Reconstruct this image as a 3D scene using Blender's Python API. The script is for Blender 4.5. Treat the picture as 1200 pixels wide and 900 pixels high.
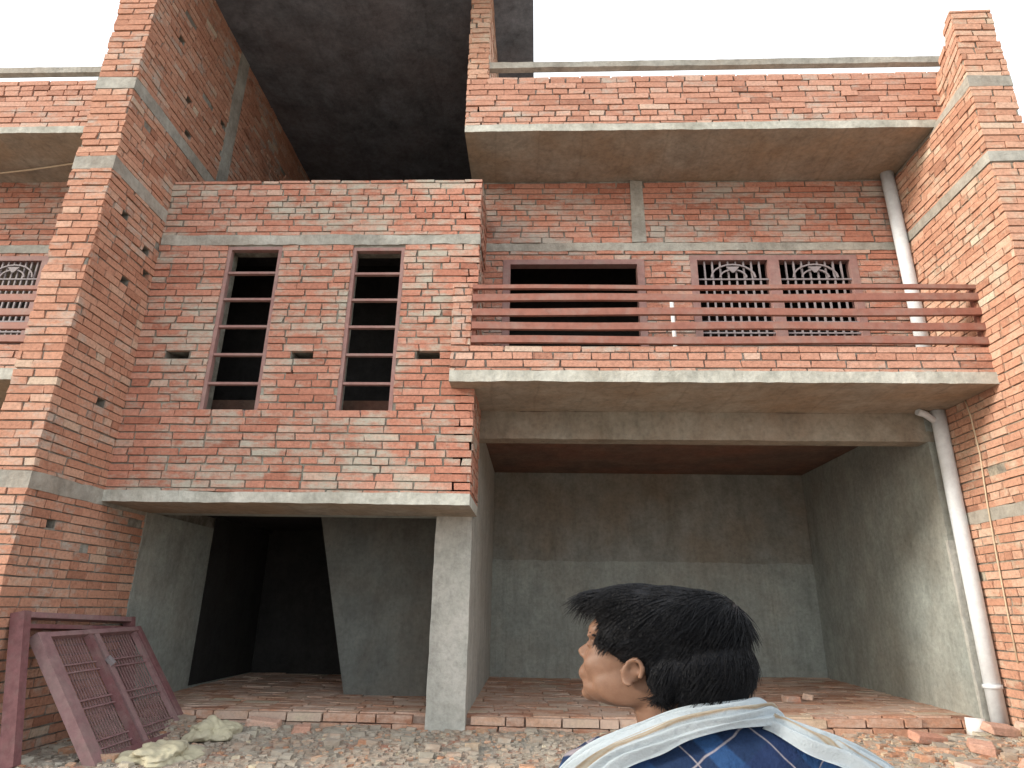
import bpy, bmesh, math, random
from mathutils import Vector, Matrix, noise
R = random.Random(7)
S = bpy.context.scene
for o in list(bpy.data.objects): bpy.data.objects.remove(o)

# ------------------------------------------------------------------ camera, sky, sun, exposure
cam = bpy.data.objects.new('camera', bpy.data.cameras.new('camera'))
S.collection.objects.link(cam)
cam.data.sensor_width = 36; cam.data.lens = 22.67
cam.data.clip_start = 0.05; cam.data.clip_end = 3000
cam.matrix_world = (Matrix.Translation((0, 0, 1.34)) @ Matrix.Rotation(0.0416, 4, 'Z')
                    @ Matrix.Rotation(math.pi/2 + 0.3362, 4, 'X') @ Matrix.Rotation(0.0182, 4, 'Z'))
S.camera = cam
S.render.resolution_x = 1024; S.render.resolution_y = 768

SUN_DIR = Vector((2.9, 1.0, -1.10)).normalized()          # the way the light travels
sun_el = math.asin(-SUN_DIR.z)
sun_az = math.atan2(-SUN_DIR.x, -SUN_DIR.y)               # compass angle of the sun from +Y, clockwise
W = bpy.data.worlds.new('World'); S.world = W; W.use_nodes = True
nt = W.node_tree; nt.nodes.clear()
out = nt.nodes.new('ShaderNodeOutputWorld'); bg = nt.nodes.new('ShaderNodeBackground')
sky = nt.nodes.new('ShaderNodeTexSky'); sky.sky_type = 'NISHITA'; sky.sun_disc = False
sky.sun_elevation = sun_el; sky.sun_rotation = sun_az
sky.dust_density = 6; sky.air_density = 1.5; sky.altitude = 100
mixs = nt.nodes.new('ShaderNodeMix'); mixs.data_type = 'RGBA'
mixs.inputs['Factor'].default_value = 0.62                  # high thin white cloud over most of the sky
nt.links.new(sky.outputs[0], mixs.inputs['A'])
mixs.inputs['B'].default_value = (13.4, 13.7, 14.0, 1)
nt.links.new(mixs.outputs['Result'], bg.inputs[0]); bg.inputs[1].default_value = 0.15
nt.links.new(bg.outputs[0], out.inputs[0])
sl = bpy.data.lights.new('sun', 'SUN'); sl.energy = 3.0; sl.angle = math.radians(10); sl.color = (1, .93, .84)
so = bpy.data.objects.new('sun', sl); S.collection.objects.link(so)
so.rotation_euler = SUN_DIR.to_track_quat('-Z', 'Y').to_euler(); so.location = (-20, -6, 12)
S.view_settings.view_transform = 'Standard'; S.view_settings.look = 'None'
S.view_settings.exposure = 0.3; S.view_settings.gamma = 1; S.view_settings.use_curve_mapping = False

# ------------------------------------------------------------------ materials
def newmat(name):
    m = bpy.data.materials.new(name); m.use_nodes = True
    n = m.node_tree; b = n.nodes['Principled BSDF']; b.inputs['Roughness'].default_value = .9
    b.inputs['Specular IOR Level'].default_value = .25
    return m, n, b
def N(n, t, **k):
    x = n.nodes.new(t)
    for a, v in k.items(): setattr(x, a, v)
    return x
def mixc(n, fac, a, b, mode='MIX'):
    x = N(n, 'ShaderNodeMix', data_type='RGBA', blend_type=mode)
    for key, v in (('Factor', fac), ('A', a), ('B', b)):
        if isinstance(v, (int, float)): x.inputs[key].default_value = v
        elif isinstance(v, tuple): x.inputs[key].default_value = (*v, 1)
        else: n.links.new(v, x.inputs[key])
    return x.outputs['Result']
def mathn(n, op, a, b=0.0, clamp=False):
    x = N(n, 'ShaderNodeMath', operation=op, use_clamp=clamp)
    for i, v in enumerate((a, b)):
        if isinstance(v, (int, float)): x.inputs[i].default_value = v
        else: n.links.new(v, x.inputs[i])
    return x.outputs[0]
def ramp(n, fac, stops):
    x = N(n, 'ShaderNodeValToRGB'); e = x.color_ramp.elements
    while len(e) < len(stops): e.new(.5)
    for el, (p, c) in zip(e, stops):
        el.position = p; el.color = (*c, 1) if isinstance(c, tuple) else (c, c, c, 1)
    n.links.new(fac, x.inputs[0]); return x.outputs[0]
def noisen(n, scale, detail=4, rough=.6, stretch=(1, 1, 1), off=0):
    g = N(n, 'ShaderNodeNewGeometry'); mp = N(n, 'ShaderNodeMapping')
    mp.inputs['Scale'].default_value = stretch; mp.inputs['Location'].default_value = (off, off*.7, off*1.3)
    n.links.new(g.outputs['Position'], mp.inputs[0])
    x = N(n, 'ShaderNodeTexNoise'); x.inputs['Scale'].default_value = scale
    x.inputs['Detail'].default_value = detail; x.inputs['Roughness'].default_value = rough
    n.links.new(mp.outputs[0], x.inputs['Vector']); return x.outputs['Fac']
def bump(n, b, h, strength=.5, dist=.01):
    x = N(n, 'ShaderNodeBump'); x.inputs['Strength'].default_value = strength; x.inputs['Distance'].default_value = dist
    n.links.new(h, x.inputs['Height']); n.links.new(x.outputs[0], b.inputs['Normal'])

def brick_mat(name, smear=.5, tint=(1, 1, 1), cement=(.33, .325, .29), mortar=(.185, .17, .145)):
    m, n, b = newmat(name)
    at = N(n, 'ShaderNodeAttribute', attribute_name='tone'); sp = N(n, 'ShaderNodeSeparateColor')
    n.links.new(at.outputs['Color'], sp.inputs[0])
    r, g, bl = sp.outputs[0], sp.outputs[1], sp.outputs[2]
    T = lambda c: tuple(x*y for x, y in zip(c, tint))
    col = ramp(n, r, [(0, T((.32, .135, .088))), (.3, T((.42, .185, .122))), (.6, T((.48, .225, .152))), (.85, T((.52, .285, .205))), (1, T((.52, .37, .28)))])
    fine = noisen(n, 28, 4, .7)
    col = mixc(n, .75, col, ramp(n, fine, [(.25, .55), (.5, 1.0), (.8, 1.35)]), 'MULTIPLY')
    patch = noisen(n, 1.6, 6, .75, (.7, .8, 1.0), 3)
    local = noisen(n, 9, 4, .7, (.5, .7, 1.6), 9)
    s = mathn(n, 'ADD', mathn(n, 'MULTIPLY', patch, 1.6), mathn(n, 'MULTIPLY', g, .30))
    s = mathn(n, 'ADD', s, mathn(n, 'MULTIPLY', local, 1.0))
    s = mathn(n, 'SUBTRACT', s, 1.72 - .42*smear)
    s = mathn(n, 'MULTIPLY', s, 2.6, True)
    s = mathn(n, 'MULTIPLY', s, .85)
    cem = mixc(n, fine, cement, tuple(min(1, c*1.55) for c in cement))
    col = mixc(n, s, col, cem)
    mort = mixc(n, ramp(n, noisen(n, 5, 4, .7), [(.45, 0.), (.65, 1.)]), mortar, tuple(c*1.0 for c in cement))
    col = mixc(n, bl, col, mort)
    n.links.new(col, b.inputs['Base Color'])
    bump(n, b, noisen(n, 45, 5, .75), .9, .012)
    return m
def concrete_mat(name, c=(.40, .40, .37), dark=(.22, .21, .18), brown=(.33, .24, .17), brownamt=.35, boards=0.):
    m, n, b = newmat(name)
    a1 = noisen(n, 2.2, 6, .7); a2 = noisen(n, 16, 5, .7, off=4); a3 = noisen(n, .9, 4, .6, off=8)
    col = mixc(n, ramp(n, a1, [(.35, 0.), (.68, 1.)]), c, dark)
    col = mixc(n, mathn(n, 'MULTIPLY', ramp(n, a3, [(.4, 0.), (.65, 1.)]), brownamt), col, brown)
    col = mixc(n, .6, col, ramp(n, a2, [(.25, .6), (.5, 1.0), (.75, 1.3)]), 'MULTIPLY')
    streak = noisen(n, 3.2, 5, .7, (1.6, 1.6, .35), 12)
    col = mixc(n, .5, col, ramp(n, streak, [(.32, .66), (.5, 1.0), (.7, 1.16)]), 'MULTIPLY')
    h = a2
    if boards:
        w = N(n, 'ShaderNodeTexWave', wave_type='BANDS', bands_direction='X', wave_profile='SAW')
        g = N(n, 'ShaderNodeNewGeometry'); n.links.new(g.outputs['Position'], w.inputs[0])
        w.inputs['Scale'].default_value = boards; w.inputs['Distortion'].default_value = 1.6; w.inputs['Detail'].default_value = 3
        line = ramp(n, w.outputs['Fac'], [(0, .55), (.05, 1.), (.97, 1.), (1, .6)])
        col = mixc(n, .28, col, line, 'MULTIPLY')
    n.links.new(col, b.inputs['Base Color']); bump(n, b, h, .7, .02)
    return m
M = {}
M['brick'] = brick_mat('brick_block', .80, (1.0, 1.0, 1.05), (.33, .34, .29))
M['brick_fin'] = brick_mat('brick_party_wall', .50, (1.04, 1.18, 1.20))
M['brick_right'] = brick_mat('brick_party_wall_right', .55, (1.15, 1.40, 1.45), (.42, .38, .30))
M['brick_wall'] = brick_mat('brick_upper_wall', .85, (1, 1.0, 1.05))
M['brick_par'] = brick_mat('brick_parapet', .50, (1.08, 1.26, 1.36), mortar=(.17, .13, .11))
M['brick_floor'] = brick_mat('brick_floor', 1.1, (1.0, 1.2, 1.2), (.44, .34, .28), (.30, .22, .18))
M['concrete'] = concrete_mat('concrete', (.46, .47, .43), (.27, .28, .25))
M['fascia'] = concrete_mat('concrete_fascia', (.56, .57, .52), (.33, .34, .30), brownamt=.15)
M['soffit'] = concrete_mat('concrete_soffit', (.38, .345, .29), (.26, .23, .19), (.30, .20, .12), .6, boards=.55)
M['beam'] = concrete_mat('concrete_beam', (.33, .31, .26), (.22, .20, .16), (.25, .17, .12), .5)
M['darksoffit'] = concrete_mat('dark_soffit', (.18, .195, .225), (.08, .088, .10), (.15, .12, .12), .3, boards=.35)  # darker, bluer concrete than the other soffits
M['band'] = concrete_mat('concrete_band', (.42, .42, .38), (.24, .235, .21), brownamt=.25)
M['plaster'] = concrete_mat('cement_plaster', (.35, .385, .36), (.24, .265, .248), (.28, .25, .205), .4)
M['plaster_dim'] = concrete_mat('cement_plaster_shade', (.17, .185, .175), (.11, .12, .115), (.14, .115, .09), .5)  # same plaster darkened, dim light by the stairs put into colour
M['plaster_pale'] = concrete_mat('cement_plaster_pale', (.47, .47, .44), (.35, .36, .33), (.37, .34, .30), .3)
M['back'] = concrete_mat('upper_coat_shaded', (.29, .305, .285), (.19, .20, .185), (.24, .20, .15), .6)  # upper coat colour, darkened for the light lost near the ceiling
M['black_int'] = concrete_mat('shaded_interior', (.035, .035, .035), (.02, .02, .02), (.03, .025, .02), .3)  # black colour stands in for the shade inside rooms and bays
M['ceiling'] = concrete_mat('bay_ceiling', (.20, .13, .10), (.12, .085, .07), (.24, .11, .075), .7)
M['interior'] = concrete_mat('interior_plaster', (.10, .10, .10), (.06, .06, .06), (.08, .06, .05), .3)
def paint(name, c, rough=.55, var=.25, rust=.0):
    m, n, b = newmat(name)
    a = noisen(n, 14, 4, .7); col = mixc(n, var, c, ramp(n, a, [(.3, tuple(x*.45 for x in c)), (.7, tuple(min(1, x*1.4) for x in c))]))
    if rust: col = mixc(n, mathn(n, 'MULTIPLY', ramp(n, noisen(n, 4, 5, .7, off=5), [(.45, 0.), (.65, 1.)]), rust), col, (.30, .27, .24))
    n.links.new(col, b.inputs['Base Color']); b.inputs['Roughness'].default_value = rough
    bump(n, b, a, .25, .004); return m
M['redox'] = paint('red_oxide_primer', (.27, .115, .085), .5, .35, .3)
M['frame'] = paint('mauve_primer', (.29, .165, .15), .6, .35, .3)
M['grille'] = paint('maroon_primer', (.20, .095, .10), .55, .45, .25)
M['grille_light'] = paint('pale_maroon_primer', (.27, .16, .165), .55, .4, .3)
M['bars'] = paint('pale_steel', (.27, .24, .25), .5, .3)
M['pvc'] = paint('pvc_pipe', (.66, .71, .75), .35, .18, .12)
M['pvcwhite'] = paint('pvc_white', (.75, .75, .74), .4, .1)
M['wire'] = paint('wire', (.55, .45, .32), .7, .2)
M['wood'] = paint('old_timber', (.42, .33, .23), .9, .5)
M['sack'] = paint('woven_sack', (.46, .43, .31), .9, .3, .4)

# ------------------------------------------------------------------ object helpers
C = S.collection
WL = {}
def thing(name, label, cat, loc=(0, 0, 0), group=None):
    o = bpy.data.objects.new(name, None); C.objects.link(o); o.location = loc; o.empty_display_size = .2
    o['label'] = label; o['category'] = cat
    if group: o['group'] = group
    WL[o] = Vector(loc); return o
def tag(o, label, cat=None, group=None):
    o['label'] = label
    if cat: o['category'] = cat
    if group: o['group'] = group
    return o
def obj(name, bm, mat, parent=None, smooth=False, label=None, base=None):
    """world-space bmesh -> one mesh object, origin at its thing's base"""
    me = bpy.data.meshes.new(name)
    off = WL[parent] if parent else Vector(base or (0, 0, 0))
    bmesh.ops.translate(bm, verts=bm.verts, vec=-off)
    if smooth:
        for f in bm.faces: f.smooth = True
    bm.to_mesh(me); bm.free()
    for mm in (mat if isinstance(mat, (list, tuple)) else [mat]): me.materials.append(mm)
    o = bpy.data.objects.new(name, me); C.objects.link(o)
    if parent: o.parent = parent
    else: o.location = off
    WL[o] = off
    if label: o['label'] = label
    return o
def NB():
    bm = bmesh.new(); bm.loops.layers.float_color.new('tone'); return bm
def hexa(bm, P, tone=None, mi=0):
    """P: 8 points, bottom ring 0-3, top ring 4-7"""
    v = [bm.verts.new(p) for p in P]
    fs = [(0, 3, 2, 1), (4, 5, 6, 7), (0, 1, 5, 4), (1, 2, 6, 5), (2, 3, 7, 6), (3, 0, 4, 7)]
    L = bm.loops.layers.float_color.get('tone')
    for f in fs:
        F = bm.faces.new([v[i] for i in f]); F.material_index = mi
        if tone is not None and L:
            for l in F.loops: l[L] = (*tone, 1)
def box(bm, x0, x1, y0, y1, z0, z1, tone=(.5, .5, 1), jit=0, mi=0):
    P = [(x0, y0, z0), (x1, y0, z0), (x1, y1, z0), (x0, y1, z0), (x0, y0, z1), (x1, y0, z1), (x1, y1, z1), (x0, y1, z1)]
    if jit: P = [tuple(c + R.uniform(-jit, jit) for c in p) for p in P]
    hexa(bm, P, tone, mi)
def bbox(x0, x1, y0, y1, z0, z1):
    bm = NB(); box(bm, x0, x1, y0, y1, z0, z1); return bm
def rough_slab(x0, x1, y0, y1, z0, z1, seg=.05, amp=.008):
    """a cast concrete slab whose arrises wander a little"""
    bm = NB(); n = max(1, int((x1-x0)/seg)); rings = []
    for i in range(n+1):
        x = x0 + (x1-x0)*i/n
        d = lambda k: amp*(.45*noise.noise((x*1.7, k*7.7, z0)) + .35*noise.noise((x*9, k*7.7, z0)))
        rings.append([bm.verts.new(p) for p in ((x, y0+d(1), z0+d(2)), (x, y1, z0+d(3)*.3), (x, y1, z1), (x, y0+d(4), z1+d(5)))])
    for a, b in zip(rings, rings[1:]):
        for k in range(4): bm.faces.new((a[k], a[(k+1) % 4], b[(k+1) % 4], b[k]))
    bm.faces.new(rings[0][::-1]); bm.faces.new(rings[-1])
    bmesh.ops.recalc_face_normals(bm, faces=bm.faces); return bm
def bar(bm, a, b, w, h=None, up=(0, 0, 1), tone=None):
    """box bar from a to b, w along side, h along up"""
    a, b = Vector(a), Vector(b); h = h or w; d = (b-a).normalized(); s = d.cross(Vector(up)).normalized(); u = s.cross(d)
    P = []
    for q in (a, b):
        for i, j in ((-1, -1), (1, -1), (1, 1), (-1, 1)): P.append(q + s*(i*w/2) + u*(j*h/2))
    hexa(bm, P, tone)
def tube(bm, pts, r, seg=12, ry=None, cap=True):
    pts = [Vector(p) for p in pts]; rings = []; ry = ry or r
    for i, p in enumerate(pts):
        d = ((pts[min(i+1, len(pts)-1)]) - pts[max(i-1, 0)]).normalized()
        ref = Vector((1, 0, 0)) if abs(d.x) < .8 else Vector((0, 0, 1))
        v = d.cross(ref).normalized(); u = v.cross(d)
        rings.append([bm.verts.new(p + u*(r*math.cos(t)) + v*(ry*math.sin(t))) for t in [2*math.pi*k/seg for k in range(seg)]])
    for a, b in zip(rings, rings[1:]):
        for k in range(seg):
            f = bm.faces.new((a[k], a[(k+1) % seg], b[(k+1) % seg], b[k])); f.smooth = True
    if cap: bm.faces.new(rings[0][::-1]); bm.faces.new(rings[-1])

CH = .092                                                     # course height
def brick_face(bm, O, u, nrm, u0, u1, z0, z1, holes=(), L=.42, prot=.017, miss=0., warp=None, top=None, joint=.015):
    """courses of separate bricks on the face through O with direction u and outward normal nrm"""
    O, u, nrm = Vector(O), Vector(u), Vector(nrm)
    k = int(math.floor(z0/CH + .01))
    while k*CH < z1 - .02:
        a, b = max(z0, k*CH), min(z1, (k+1)*CH - joint*R.uniform(.7, 1.3))
        if b - a > .025:
            zc = (a+b)/2
            step = L
            x = u0 - L + (k % 2)*L/2 + R.uniform(-.04, .04)
            hdr = R.random() < .18
            while x < u1:
                w = step*R.uniform(.90, 1.08)
                if hdr or R.random() < .10: w *= .52
                xa, xb = x, x + w - R.uniform(.008, .02); x += w
                segs = [(max(xa, u0 - .006), min(xb, u1 + .006))]
                for (h0, h1, g0, g1) in holes:
                    if g0 < zc < g1:
                        ns = []
                        for s0, s1 in segs:
                            if h1 <= s0 or h0 >= s1: ns.append((s0, s1)); continue
                            if h0 > s0: ns.append((s0, h0))
                            if h1 < s1: ns.append((h1, s1))
                        segs = ns
                for s0, s1 in segs:
                    if s1 - s0 < .03: continue
                    if top and zc > top((s0+s1)/2): continue
                    if miss and R.random() < miss: continue
                    t = (min(1, max(0, R.gauss(.5, .19))), R.random(), 0)
                    pr = prot + R.gauss(0, .0036); dz = R.uniform(-.003, .003); tw = R.uniform(-.004, .004)
                    P = []
                    for zz in (a, b):
                        for uu, dd in ((s0 + (R.uniform(-.008, .012)), pr+tw), (s1 + (R.uniform(-.012, .008)), pr-tw), (s1, -.05), (s0, -.05)):
                            q = O + u*(uu + (R.uniform(-.004, .004) if dd > 0 else 0)) + nrm*dd
                            q.z += zz + dz + R.uniform(-.0025, .0025)
                            P.append(warp(q) if warp else q)
                    hexa(bm, P, t)
        k += 1
def backing(bm, O, u, nrm, u0, u1, z0, z1, th, holes=(), warp=None):
    """the mortar core: a wall th thick behind the face, with real openings"""
    O, u, nrm = Vector(O), Vector(u), Vector(nrm)
    U = sorted({u0, u1, *[min(max(h[i], u0), u1) for h in holes for i in (0, 1)]})
    Z = sorted({z0, z1, *[min(max(h[i], z0), z1) for h in holes for i in (2, 3)]})
    solid = lambda i, j: 0 <= i < len(U)-1 and 0 <= j < len(Z)-1 and not any(
        h[0] < (U[i]+U[i+1])/2 < h[1] and h[2] < (Z[j]+Z[j+1])/2 < h[3] for h in holes)
    Ly = bm.loops.layers.float_color.get('tone')
    def q(a, z, d):
        p = O + u*a + nrm*d + Vector((0, 0, z)); return warp(p) if warp else p
    def face(pts):
        f = bm.faces.new([bm.verts.new(p) for p in pts])
        for l in f.loops: l[Ly] = (.5, .5, 1, 1)
    for i in range(len(U)-1):
        for j in range(len(Z)-1):
            if not solid(i, j): continue
            a, b, c, d = U[i], U[i+1], Z[j], Z[j+1]
            face((q(a, c, 0), q(b, c, 0), q(b, d, 0), q(a, d, 0))); face((q(a, c, -th), q(a, d, -th), q(b, d, -th), q(b, c, -th)))
            if not solid(i-1, j): face((q(a, c, 0), q(a, d, 0), q(a, d, -th), q(a, c, -th)))
            if not solid(i+1, j): face((q(b, c, 0), q(b, c, -th), q(b, d, -th), q(b, d, 0)))
            if not solid(i, j-1): face((q(a, c, 0), q(a, c, -th), q(b, c, -th), q(b, c, 0)))
            if not solid(i, j+1): face((q(a, d, 0), q(b, d, 0), q(b, d, -th), q(a, d, -th)))
X, Y, NX, NY = (1, 0, 0), (0, 1, 0), (-1, 0, 0), (0, -1, 0)

# ------------------------------------------------------------------ ground
def sm(a, b, x):
    t = min(1, max(0, (x-a)/(b-a))); return t*t*(3-2*t)
def gz(x, y):
    z = -.30 + .27*sm(2.2, 6.0, y) + .02*sm(6, 7.6, y)
    z += .10*sm(7.2, 7.95, y)*(.7 + .6*noise.noise((x*1.3, 0, 4)))
    z += .24*math.exp(-((x-4.9)**2/1.1 + (y-7.25)**2/.35)) + .08*math.exp(-((x-3.6)**2/1.6 + (y-6.6)**2/.6))
    near = math.exp(-max(0, abs(y-6)-2.5))
    z += (.035*noise.noise((x*1.7, y*1.7, 0)) + .018*noise.noise((x*6, y*6, 3)) + .010*noise.noise((x*17, y*17, 5)))*near
    z += .05*noise.noise((x*.4, y*.4, 9))*(1-near)
    return z
def axis(lo, hi, step, far):
    a = [lo + step*i for i in range(int((hi-lo)/step)+1)]; s = step; x = a[-1]
    while x < far: s *= 1.35; x += s; a.append(x)
    s = step; x = lo; pre = []
    while x > -far: s *= 1.35; x -= s; pre.append(x)
    return pre[::-1] + a
gx, gy = axis(-6, 6, .07, 900), axis(4.4, 8.4, .06, 900)
bm = bmesh.new()
G = [[bm.verts.new((x, y, gz(x, y))) for x in gx] for y in gy]
for j in range(len(gy)-1):
    for i in range(len(gx)-1): bm.faces.new((G[j][i], G[j][i+1], G[j+1][i+1], G[j+1][i]))
m, n, b = newmat('dirt')
a1, a2 = noisen(n, 1.1, 6, .7), noisen(n, 22, 5, .75, off=3)
col = mixc(n, ramp(n, a1, [(.38, 0.), (.62, 1.)]), (.34, .32, .28), (.42, .34, .27))
col = mixc(n, ramp(n, noisen(n, 3.5, 5, .7, off=6), [(.52, 0.), (.68, 1.)]), col, (.40, .19, .13))
col = mixc(n, .6, col, ramp(n, a2, [(.3, .55), (.5, 1.), (.72, 1.4)]), 'MULTIPLY')
n.links.new(col, b.inputs['Base Color']); bump(n, b, a2, 1, .03); M['dirt'] = m
o = obj('ground', bm, M['dirt'], smooth=True); o['kind'] = 'structure'

# brick-paved floor of the two open bays
def zf(x, y): return .205 + .05*(y-8.1)/3.9 + .095*sm(.5, 4.8, x)
bm = NB()
y = 8.14
box(bm, -4.87, 5.06, 8.13, 12.2, -.3, .17)
while y < 12.1:
    x = -4.9 + R.uniform(-.3, 0)
    while x < 5.05:
        w = .40*R.uniform(.9, 1.08)
        xa, xb, ya, yb = max(-4.87, x), min(5.05, x+w-.02), y, y + .135
        if xb - xa > .05:
            t = (min(1, max(0, R.gauss(.5, .25))), R.random(), 0); e = lambda: R.uniform(-.007, .007)
            top = [(px, py, zf(px, py) + e()) for px, py in ((xa, ya), (xb, ya), (xb, yb), (xa, yb))]
            hexa(bm, [(p[0], p[1], .12) for p in top] + top, t)
        x += w
    y += .15
for row in range(2):
    x = -4.87
    while x < 5.0:
        w = .42*R.uniform(.9, 1.06)*(.5 if R.random() < .25 else 1)
        z0 = zf(x, 8.1) - .19 + row*.095
        t = (min(1, max(0, R.gauss(.55, .25))), R.random()*.9+.1, 0)
        yo = R.uniform(-.02, .015)
        if not (-1.26 < x+w/2 < -.77): box(bm, x, min(5.05, x+w-.018), 8.05+yo, 8.15, z0, z0+.083, t, .004)
        x += w
o = obj('floor', bm, M['brick_floor']); o['kind'] = 'structure'

# ------------------------------------------------------------------ party walls (the tall brick fins)
def fin(name, label, xw0, xw1, yf, ztop, bands, mat, side, warp=None, top=None, extra=()):
    """a long brick wall between houses: narrow street face at yf, side face towards the middle house"""
    xm = (xw0+xw1)/2
    t = thing(name, label, 'wall', (xm, yf, 0))
    bm = NB()
    us = xw1 if side > 0 else xw0
    z = 0.; holes = []
    segs = []; cur = -.1
    for b0, b1 in bands: segs.append((cur, b0)); cur = b1
    segs.append((cur, ztop))
    if not warp:
        box(bm, xw0, xw1-.2, yf, 12.2, -.4, ztop)
        backing(bm, (xw1, 0, 0), Y, (1, 0, 0), yf, 12.2, -.4, ztop, .2, HOLES)
    if warp:
        ny, nz = 12, 40
        for (a, b) in ((-.4, 7.2), (7.2, ztop)):
            yb = 12.2 if a < 0 else 7.0
            steps = [yf + (yb-yf)*i/8 for i in range(9)]
            for s0, s1 in zip(steps, steps[1:]):
                zz = [a + (b-a)*i/8 for i in range(9)]
                for c0, c1 in zip(zz, zz[1:]):
                    if top and c1 > top((s0+s1)/2) + .02: continue
                    P = [(xw0, s0, c0), (xw1, s0, c0), (xw1, s1, c0), (xw0, s1, c0), (xw0, s0, c1), (xw1, s0, c1), (xw1, s1, c1), (xw0, s1, c1)]
                    hexa(bm, [warp(Vector(p)) for p in P], (.5, .5, 1))
    for (a, b) in segs:
        brick_face(bm, (0, yf, 0), X, NY, xw0-.012, xw1+.012, a, b, warp=warp, prot=.018)
        for ys, za, zb in ((8.3, a, b),) if True else ():
            pass
        n_ = (1, 0, 0) if side > 0 else (-1, 0, 0)
        brick_face(bm, (us, 0, 0), Y, n_, yf, 11.9 if side > 0 else 8.0, a, b, holes=extra, L=.285, warp=warp, top=top, prot=.017, miss=.004)
        if side > 0: pass
    ob = obj('brickwork', bm, mat, t)
    for b0, b1 in bands:
        bb = NB(); nseg = 14; yb = 8.0
        for i in range(nseg):
            s0, s1 = yf - .02 + (yb-yf)*i/nseg, yf - .02 + (yb-yf)*(i+1)/nseg
            e = lambda: R.uniform(-.010, .010)
            xa, xb = (xw0-.02, xw1+.022)
            P = [(xa, s0, b0+e()), (xb, s0, b0+e()), (xb, s1, b0), (xa, s1, b0), (xa, s0, b1+e()), (xb, s0, b1+e()), (xb, s1, b1), (xa, s1, b1)]
            if i == 0 or True:
                hexa(bb, [warp(Vector(p)) for p in P] if warp else P)
        bmesh.ops.remove_doubles(bb, verts=bb.verts, dist=.012)
        obj('concrete_band', bb, M['band'], t)
    return t
HOLES = [(y-.07, y+.07, z, z+CH-.005) for y, z in [(6.60, 8.56), (7.02, 7.91), (7.15, 7.36+.09), (7.9, 8.28), (6.35, 5.61), (6.85, 5.43), (6.95, 5.15), (6.62, 4.88), (7.45, 4.6), (6.4, 2.03), (6.7, 3.4)]]
lw = fin('party_wall', 'tall brick dividing wall on the left, narrow street face in sunlight and wide side face in shade', -5.32, -4.88, 5.99, 9.9,
         [(2.36, 2.53), (6.02, 6.19), (7.17, 7.35)], M['brick_fin'], 1,
         extra=[(8.02, 8.30, 6.2, 9.9), (8.0, 12.2, -.1, 6.2)] + HOLES)
bm = NB(); box(bm, -4.95, -4.858, 8.02, 8.30, 6.2, 9.9, jit=.006); obj('concrete_column', bm, M['band'], lw)
def warpR(p):
    q = p.copy(); q.x += .21*min(1, max(0, (p.y-6.19)/.75))*sm(7.15, 7.7, p.z); return q
topR = lambda y: 8.40 if y < 6.36 else (8.31 if y < 6.5 else (8.22 if y < 6.62 else 8.12 if y < 6.8 else 8.05))
rw = fin('party_wall', 'tall sunlit brick dividing wall on the right with a stepped broken top', 5.07, 5.53, 6.19, 8.40,
         [(2.36, 2.50), (6.17, 6.30), (7.22, 7.38)], M['brick_right'], -1, warp=warpR, top=topR)

# ------------------------------------------------------------------ the middle house
H = thing('brick_house', 'unplastered two storey brick house front with slit windows, a long balcony and open bays below', 'house', (0, 8, 0))
# projecting block with the two slit windows
wins = [(-3.96, -3.26, 3.45, 5.67), (-2.345, -1.68, 3.46, 5.65)]
puts = [(-4.50, -4.21, 4.13, 4.235), (-2.96, -2.68, 4.13, 4.235), (-1.44, -1.16, 4.13, 4.235), (-2.99, -2.9, 3.93, 3.99)]
bm = NB()
backing(bm, (0, 7.1, 0), X, NY, -4.88, -.75, 2.53, 6.66, .26, wins + puts)
backing(bm, (-.75, 0, 0), Y, (1, 0, 0), 7.1, 8.0, 2.53, 6.66, .2)
brick_face(bm, (0, 7.1, 0), X, NY, -4.87, -.745, 2.53, 5.69, wins + puts)
brick_face(bm, (0, 7.1, 0), X, NY, -4.87, -.745, 5.83, 6.66)
brick_face(bm, (-.75, 0, 0), Y, (1, 0, 0), 7.10, 7.99, 2.53, 5.69, L=.285)
brick_face(bm, (-.75, 0, 0), Y, (1, 0, 0), 7.10, 7.99, 5.83, 6.66, L=.285)
obj('block_wall', bm, M['brick'], H, label='brick wall of the projecting block between the slit windows')
obj('concrete_band', rough_slab(-4.86, -.73, 7.078, 7.2, 5.69, 5.825, amp=.03), M['band'], H)
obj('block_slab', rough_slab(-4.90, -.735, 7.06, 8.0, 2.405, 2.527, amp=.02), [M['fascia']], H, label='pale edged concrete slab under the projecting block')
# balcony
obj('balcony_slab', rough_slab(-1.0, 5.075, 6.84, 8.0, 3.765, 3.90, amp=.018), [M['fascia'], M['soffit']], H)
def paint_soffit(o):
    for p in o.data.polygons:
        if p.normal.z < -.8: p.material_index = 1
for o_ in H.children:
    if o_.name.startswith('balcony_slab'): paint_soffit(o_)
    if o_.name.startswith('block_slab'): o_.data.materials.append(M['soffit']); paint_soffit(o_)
bm = NB(); box(bm, -.99, 5.07, 6.885, 7.0, 3.9, 4.17)
brick_face(bm, (0, 6.885, 0), X, NY, -.995, 5.065, 3.905, 4.205, L=.42)
for i in range(14):
    x = -.95 + i*.43; box(bm, x, x+.41, 6.88, 7.005, 4.165, 4.195 + R.uniform(0, .012), (R.random(), R.random(), 0), .003)
obj('balcony_kerb', bm, M['brick_par'], H)
bm = NB(); box(bm, -.99, -.79, 6.9, 7.09, 4.2, 4.98)
brick_face(bm, (0, 6.895, 0), X, NY, -1.0, -.785, 4.2, 5.02, L=.24); brick_face(bm, (-.79, 0, 0), Y, (1, 0, 0), 6.89, 7.09, 4.2, 5.02, L=.2)
brick_face(bm, (-.995, 0, 0), Y, NX, 6.89, 7.09, 4.2, 5.02, L=.2)
obj('balcony_pier', bm, M['brick_par'], H)
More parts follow.
